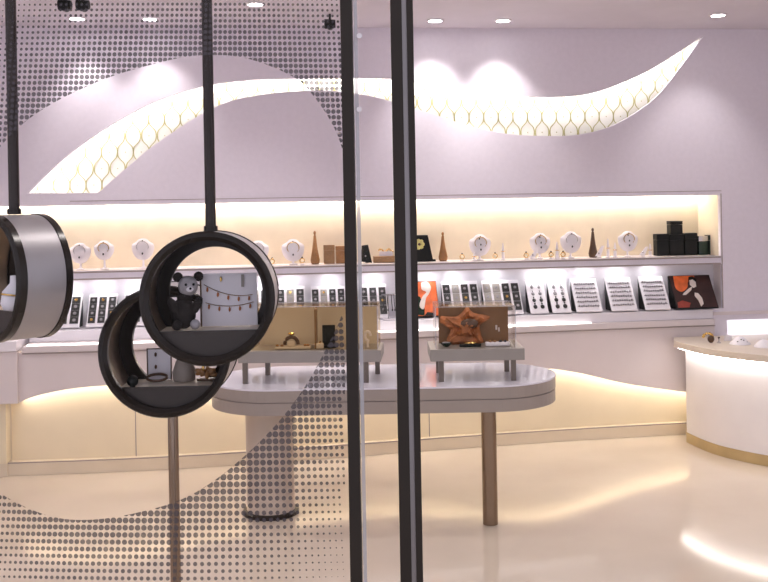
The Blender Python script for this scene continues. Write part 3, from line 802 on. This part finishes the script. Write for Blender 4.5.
obj('glass_edge', BX(xe, xe2, GY-.006, GY+.006, .03, CEIL-.03), M_edge, dr)
for py in (37, 110):
    c = P(359.5, py, GY); obj('glass_clip', CY((c.x, GY-.012, c.z), .0045, .005, 'y', 14), M_velv, dr)

# ---------------------------------------------------------------- hanging drums
def drum(label, px, py, Yf, R, D, yaw, rod, chord, ringw=.13, rear=.74):
    f = P(px, py, Yf)
    c = f + Vector((-math.sin(yaw), math.cos(yaw), 0))*(D/2)
    t = thing('display_drum', label, 'display drum', c, yaw, 'round metal display drums in the shopfront')
    obj('shell', ring_y(bmesh.new(), [(R-.002, -D/2+.02), (R-.002, D/2-.015), (R-.005, D/2-.015), (R-.005, -D/2+.02)]), M_silver, t, smooth=True)
    obj('lining', ring_y(bmesh.new(), [(R-.0055, -D/2+.02), (R-.0055, D/2-.016), (R-.008, D/2-.016), (R-.008, -D/2+.02)]), M_lining, t, smooth=True)
    w = R*ringw
    obj('front_rim', ring_y(bmesh.new(), [(R, -D/2+.019), (R+.001, -D/2+.004), (R-.002, -D/2), (R-w*.55, -D/2-.002), (R-w, -D/2+.006), (R-w, -D/2+.019)]), M_dark, t, smooth=True)
    obj('rear_rim', ring_y(bmesh.new(), [(R, D/2-.014), (R, D/2), (R*rear, D/2), (R*rear, D/2-.014)]), M_dark, t, smooth=True)
    zc = -chord*R; ri = R-.009; n = 24; a0 = math.asin(chord*R/ri)
    seg = [(ri*math.cos(-a0-(PI-2*a0)*i/n), ri*math.sin(-a0-(PI-2*a0)*i/n)) for i in range(n+1)]
    obj('front_panel', slab_xz(bmesh.new(), [(x, z) for x, z in seg], -D/2+.020, -D/2+.026), M_lining if False else mat('dark_panel', (.030, .020, .014), .45, metal=.0, var=.1, scale=20), t)
    xw = ri*math.cos(a0)-.002
    obj('shelf', BX(-xw, xw, -D/2+.027, D/2-.016, zc-.008, zc-.004), M_ctop, t)
    zt2 = (CEIL-.001-c.z) if rod == 'up' else -(c.z-.002)
    if rod == 'up':
        obj('rod', CY((0, 0, R+.0), .0115, zt2-R, n=20), M_rod, t, smooth=True)
        obj('collar', CY((0, 0, R-.001), .015, .012, n=20), M_dark, t, smooth=True)
    else:
        obj('rod', CY((0, 0, zt2), .0125, -zt2-R, n=20), M_chrome, t, smooth=True)
        obj('collar', CY((0, 0, -R-.012), .016, .012, n=20), M_dark, t, smooth=True)
    return t, c, zc-.0035
yaw1 = math.radians(3)
D1, c1, z1_ = drum('round display drum hanging on a rod with plush toy and white board inside', 207, 299, 1.955, .1385, .16, yaw1, 'up', .49)
yaw2 = math.radians(1)
D2, c2, z2_ = drum('lower round display drum standing on a chrome rod, overlapped by the hanging one', 164, 352, 2.18, .1515, .17, yaw2, 'down', .55)
yaw3 = math.radians(-42.5)
cc = P(15.5, 277, 2.06)
ff = cc - Vector((-math.sin(yaw3), math.cos(yaw3), 0))*.060
# pixel of that front centre is found from the centre directly
def drum_at(label, centre, R, D, yaw, rod, chord, **k):
    a, b_ = centre.x/centre.y*F, (centre.z-EYE)/centre.y*F
    return None
R3 = .137
t3 = None
fv = ff - Vector((0, 0, EYE)); aa, bb = fv.x/fv.y*F, fv.z/fv.y*F
pxx = CX + cr*aa - sr*bb; pyy = HY - (sr*aa + cr*bb)
D3, c3, z3_ = drum('silver display drum seen side-on, cut by the left edge', pxx, pyy, ff.y, R3, .120, yaw3, 'up', .5, rear=.86)

def in_drum(c, yaw, x, y, z):
    return c + Vector((x*math.cos(yaw)-y*math.sin(yaw), x*math.sin(yaw)+y*math.cos(yaw), z))
# upper drum: white board with charms
zz = z1_+.001
t = thing('charm_board', 'white board strung with tiny charms inside the upper drum', 'charm board', in_drum(c1, yaw1, .033, .040, zz), yaw1)
obj('board', BX(-.060, .060, 0, .006, 0, .115), M_velv, t, bevel=.001)
obj('board_post', BX(-.064, -.061, -.002, .006, 0, .112), M_umber, t)
for (xa_, za_, xb_, zb_, sag) in ((-.055, .092, .050, .068, .018), (-.052, .052, .052, .052, .014)):
    pts = []
    for k in range(15):
        s = k/14; pts.append((xa_+(xb_-xa_)*s, -.003, za_+(zb_-za_)*s-sag*4*s*(1-s)*.6))
    g = obj('charm_string', tube(bmesh.new(), pts, .0007, 5), M_gold, t)
    for k in range(1, 14, 3):
        x, y, z = pts[k]
        bm = bmesh.new(); ell(bm, (x, y-.001, z-.007), (.0028, .002, .006), 1); obj('charm', bm, [M_umber, M_coral, M_watch][k % 3], g)
obj('top_charm', ell(bmesh.new(), (-.018, -.003, .103), (.003, .002, .007), 1), M_gold, t)
obj('side_clip', BX(.026, .032, -.004, -.0005, .085, .112), M_greyp, t)
# plush toy
t = thing('plush_toy', 'dark plush toy with a grey face sitting in the upper drum', 'plush toy', in_drum(c1, yaw1, -.062, .005, zz), yaw1+.3)
bm = bmesh.new(); ell(bm, (0, 0, .034), (.027, .024, .034), 3); obj('body', bm, M_fur, t, smooth=True)
hd_ = obj('head', ell(bmesh.new(), (.010, -.004, .092), (.021, .020, .022), 3), M_furg, t, smooth=True)
for x, y in ((-.010, .004), (.034, .004)): obj('ear', ell(bmesh.new(), (x, y, .111), (.011, .007, .011), 2), M_fur, hd_, smooth=True)
for x in (.003, .019): obj('eye', ell(bmesh.new(), (x, -.0225, .096), (.003, .002, .003), 2), M_black, hd_)
obj('muzzle', ell(bmesh.new(), (.011, -.024, .086), (.008, .006, .006), 2), M_velv, hd_, smooth=True)
obj('nose', ell(bmesh.new(), (.011, -.030, .088), (.003, .002, .003), 1), M_black, hd_)
obj('neck_fur', ell(bmesh.new(), (.004, 0, .068), (.018, .016, .014), 2), M_fur, t, smooth=True)
for x, s in ((-.022, -1), (.026, 1)):
    obj('arm', ell(bmesh.new(), (x, -.014, .050), (.010, .011, .022), 2, Matrix.Rotation(s*.5, 4, 'Y')), M_fur, t, smooth=True)
    obj('foot', ell(bmesh.new(), (x*.8, -.024, .011), (.011, .015, .011), 2), M_fur if s < 0 else M_furg, t, smooth=True)
# lower drum contents
zz = z2_+.001
t = thing('earring_card', 'white framed card with hanging earrings in the lower drum', 'card', in_drum(c2, yaw2, -.040, .045, zz), yaw2)
obj('card', BX(-.027, .027, 0, .005, 0, .074), M_velv, t)
bm = bmesh.new()
for b_ in ((-.030, -.0275), (.0275, .030)): box(bm, b_[0], b_[1], -.002, .006, 0, .077)
box(bm, -.030, .030, -.002, .006, .0745, .077); obj('frame', bm, M_umber, t)
for z in (.062, .032): obj('earring', ell(bmesh.new(), (-.008, -.003, z), (.0035, .002, .006), 1), M_umber, t)
t = thing('bracelet', 'brown bracelet lying in front of the framed card in the lower drum', 'bracelet', in_drum(c2, yaw2, -.038, .01, zz+.0035))
obj('band', tube(bmesh.new(), [(.024*math.cos(a_), .013*math.sin(a_), .002+.006*(1+math.sin(a_))) for a_ in [2*PI*k/24 for k in range(24)]], .0035, 8, True), M_umber, t, smooth=True)
t = thing('grey_bust', 'small grey necklace bust at the middle of the lower drum', 'necklace bust', in_drum(c2, yaw2, .022, .035, zz), yaw2)
obj('bust_form', lathe(bmesh.new(), [(.026, 0), (.028, .02), (.020, .045), (.009, .062), (.010, .080)], n=24), mat('grey_bust_felt', (.33, .28, .24), .7, var=.1, scale=30), t, smooth=True)
obj('necklace', tube(bmesh.new(), [(.014*math.cos(a_), -.014*math.sin(a_)-.004, .054-.012*max(0, math.sin(a_))) for a_ in [2*PI*k/20 for k in range(20)]], .0015, 6, True), M_gold, t)
t = thing('gold_brooch', 'cluster of brown and gold leaves at the right of the lower drum', 'brooch', in_drum(c2, yaw2, .078, .02, zz), yaw2)
bm = bmesh.new()
for k in range(9):
    a_ = k*.7; ell(bm, (.018*math.cos(a_), .006*math.sin(a_), .014+.010*abs(math.sin(a_*1.3))), (.011, .005, .006), 2, Matrix.Rotation(a_, 4, 'Y'))
obj('leaves', bm, M_amber, t, smooth=True)
obj('base', BX(-.022, .022, -.008, .008, 0, .006), M_umber, t); obj('gold_tip', ell(bmesh.new(), (-.006, -.006, .032), (.004, .003, .009), 2), M_gold, t)
t = thing('black_ball', 'small black ball light at the left inside the lower drum', 'ball', in_drum(c2, yaw2, -.083, -.045, zz)); 
obj('ball', ell(bmesh.new(), (0, 0, .014), (.0135, .0135, .0135), 3), M_black, t, smooth=True)
obj('ball_foot', CY((0, 0, 0), .006, .002, n=14), M_black, t)
# left drum contents
zz = z3_+.001
t = thing('white_bust', 'small white bust glimpsed inside the leftmost drum', 'necklace bust', in_drum(c3, yaw3, -.004, -.0, zz), yaw3)
obj('bust_form', lathe(bmesh.new(), [(.024, 0), (.030, .014), (.026, .04), (.010, .058), (.009, .074)], n=24), M_velv, t, smooth=True)
obj('necklace', tube(bmesh.new(), [(.030*math.cos(a_), .030*math.sin(a_), .030-.006*math.sin(a_)) for a_ in [2*PI*k/24 for k in range(24)]], .002, 6, True), M_gold, t, smooth=True)

# ---------------------------------------------------------------- ceiling lights
def downlight(px, py, energy, label, spot=75, pos=None, grp='recessed downlights in the shop ceiling', aim=None):
    q = PZ(px, py, CEIL) if pos is None else Vector(pos)
    t = thing('downlight', label, 'downlight', (q.x, q.y, CEIL-.001), 0, grp)
    obj('trim_ring', lathe(bmesh.new(), [(.058, 0), (.058, -.004), (.046, -.008), (.046, -.001)], n=28), M_white, t, smooth=True)
    obj('lens', CY((0, 0, -.005), .044, .003, n=28), M_lens, t)
    l = bpy.data.lights.new('bulb', 'SPOT'); l.energy = energy; l.spot_size = math.radians(spot); l.spot_blend = .8; l.shadow_soft_size = .04; l.color = (1, .95, .92)
    lo = bpy.data.objects.new('bulb', l); COL.objects.link(lo); lo.parent = t; lo.location = (0, 0, -.02)
    if aim: lo.rotation_euler = aim
    return t
downlight(435, 20, 27, 'bright downlight in the ceiling just right of the door frame', aim=(.35, 0, 0))
downlight(503, 20, 27, 'bright downlight second to the right of the door frame', aim=(.35, 0, 0))
downlight(718, 14.5, 16, 'downlight at the far right near the ceiling edge', aim=(.35, 0, 0))
downlight(77, 18, 16, 'downlight seen through the dots nearest the left rod', aim=(.35, 0, 0))
downlight(150, 18.5, 16, 'downlight seen through the dots midway between the rods', aim=(.35, 0, 0))
downlight(255, 3.5, 16, 'downlight at the top edge right of the middle rod', aim=(.2, 0, 0))
k = 0
for y in (5.0, 3.6, 2.4):  # unseen grid of lamps added as general fill for the interior
    for x in (-3.2, -1.6, 0, 1.6, 3.2):
        k += 1
        if y == 5.0 and False: continue
        l = downlight(0, 0, 20, 'added ceiling fill lamp nearer the shopfront, unseen above the frame', 130, (x, y, CEIL), 'added fill lamps above the frame')
def spotfix(px, py, label):
    q = PZ(px, py, CEIL-.06); t = thing('ceiling_spotlight', label, 'spotlight', (q.x, q.y, CEIL-.001))
    obj('stem', CY((0, 0, -.04), .008, .04, n=12), M_black, t)
    obj('lamp_head', cyl(bmesh.new(), (-.035, 0, -.065), .032, .07, 'x', 20, .026), M_black, t, smooth=True)
    obj('lamp_head', cyl(bmesh.new(), (.0, -.03, -.078), .026, .06, 'y', 20, .022), M_black, t, smooth=True)
spotfix(330, 23, 'black ceiling spotlight left of the main mullion')
spotfix(65, 4, 'small dark ceiling spotlight above the leftmost downlight')
spotfix(83, 4, 'small dark ceiling spotlight at the top, right of its twin')

# ---------------------------------------------------------------- world, camera, render look
w = bpy.data.worlds.new('World'); S.world = w; w.use_nodes = True
bg = w.node_tree.nodes['Background']; bg.inputs['Color'].default_value = (.78, .78, .90, 1); bg.inputs['Strength'].default_value = 1.0
cam = bpy.data.cameras.new('camera'); co = bpy.data.objects.new('camera', cam); COL.objects.link(co)
cam.sensor_width = 36; cam.lens = F/768*36; cam.clip_start = .05
cam.shift_x = 0; cam.shift_y = (HY-291)/768
co.location = (0, 0, EYE)
co.matrix_world = Matrix.Translation((0, 0, EYE)) @ Matrix.Rotation(PI/2, 4, 'X') @ Matrix.Rotation(-ROLL, 4, 'Z')
S.camera = co
S.view_settings.view_transform = 'Standard'; S.view_settings.look = 'None'; S.view_settings.gamma = 1
S.view_settings.use_curve_mapping = False; S.view_settings.exposure = 0.22
S.cycles.max_bounces = 10; S.cycles.transparent_max_bounces = 24; S.cycles.caustics_reflective = False; S.cycles.caustics_refractive = False
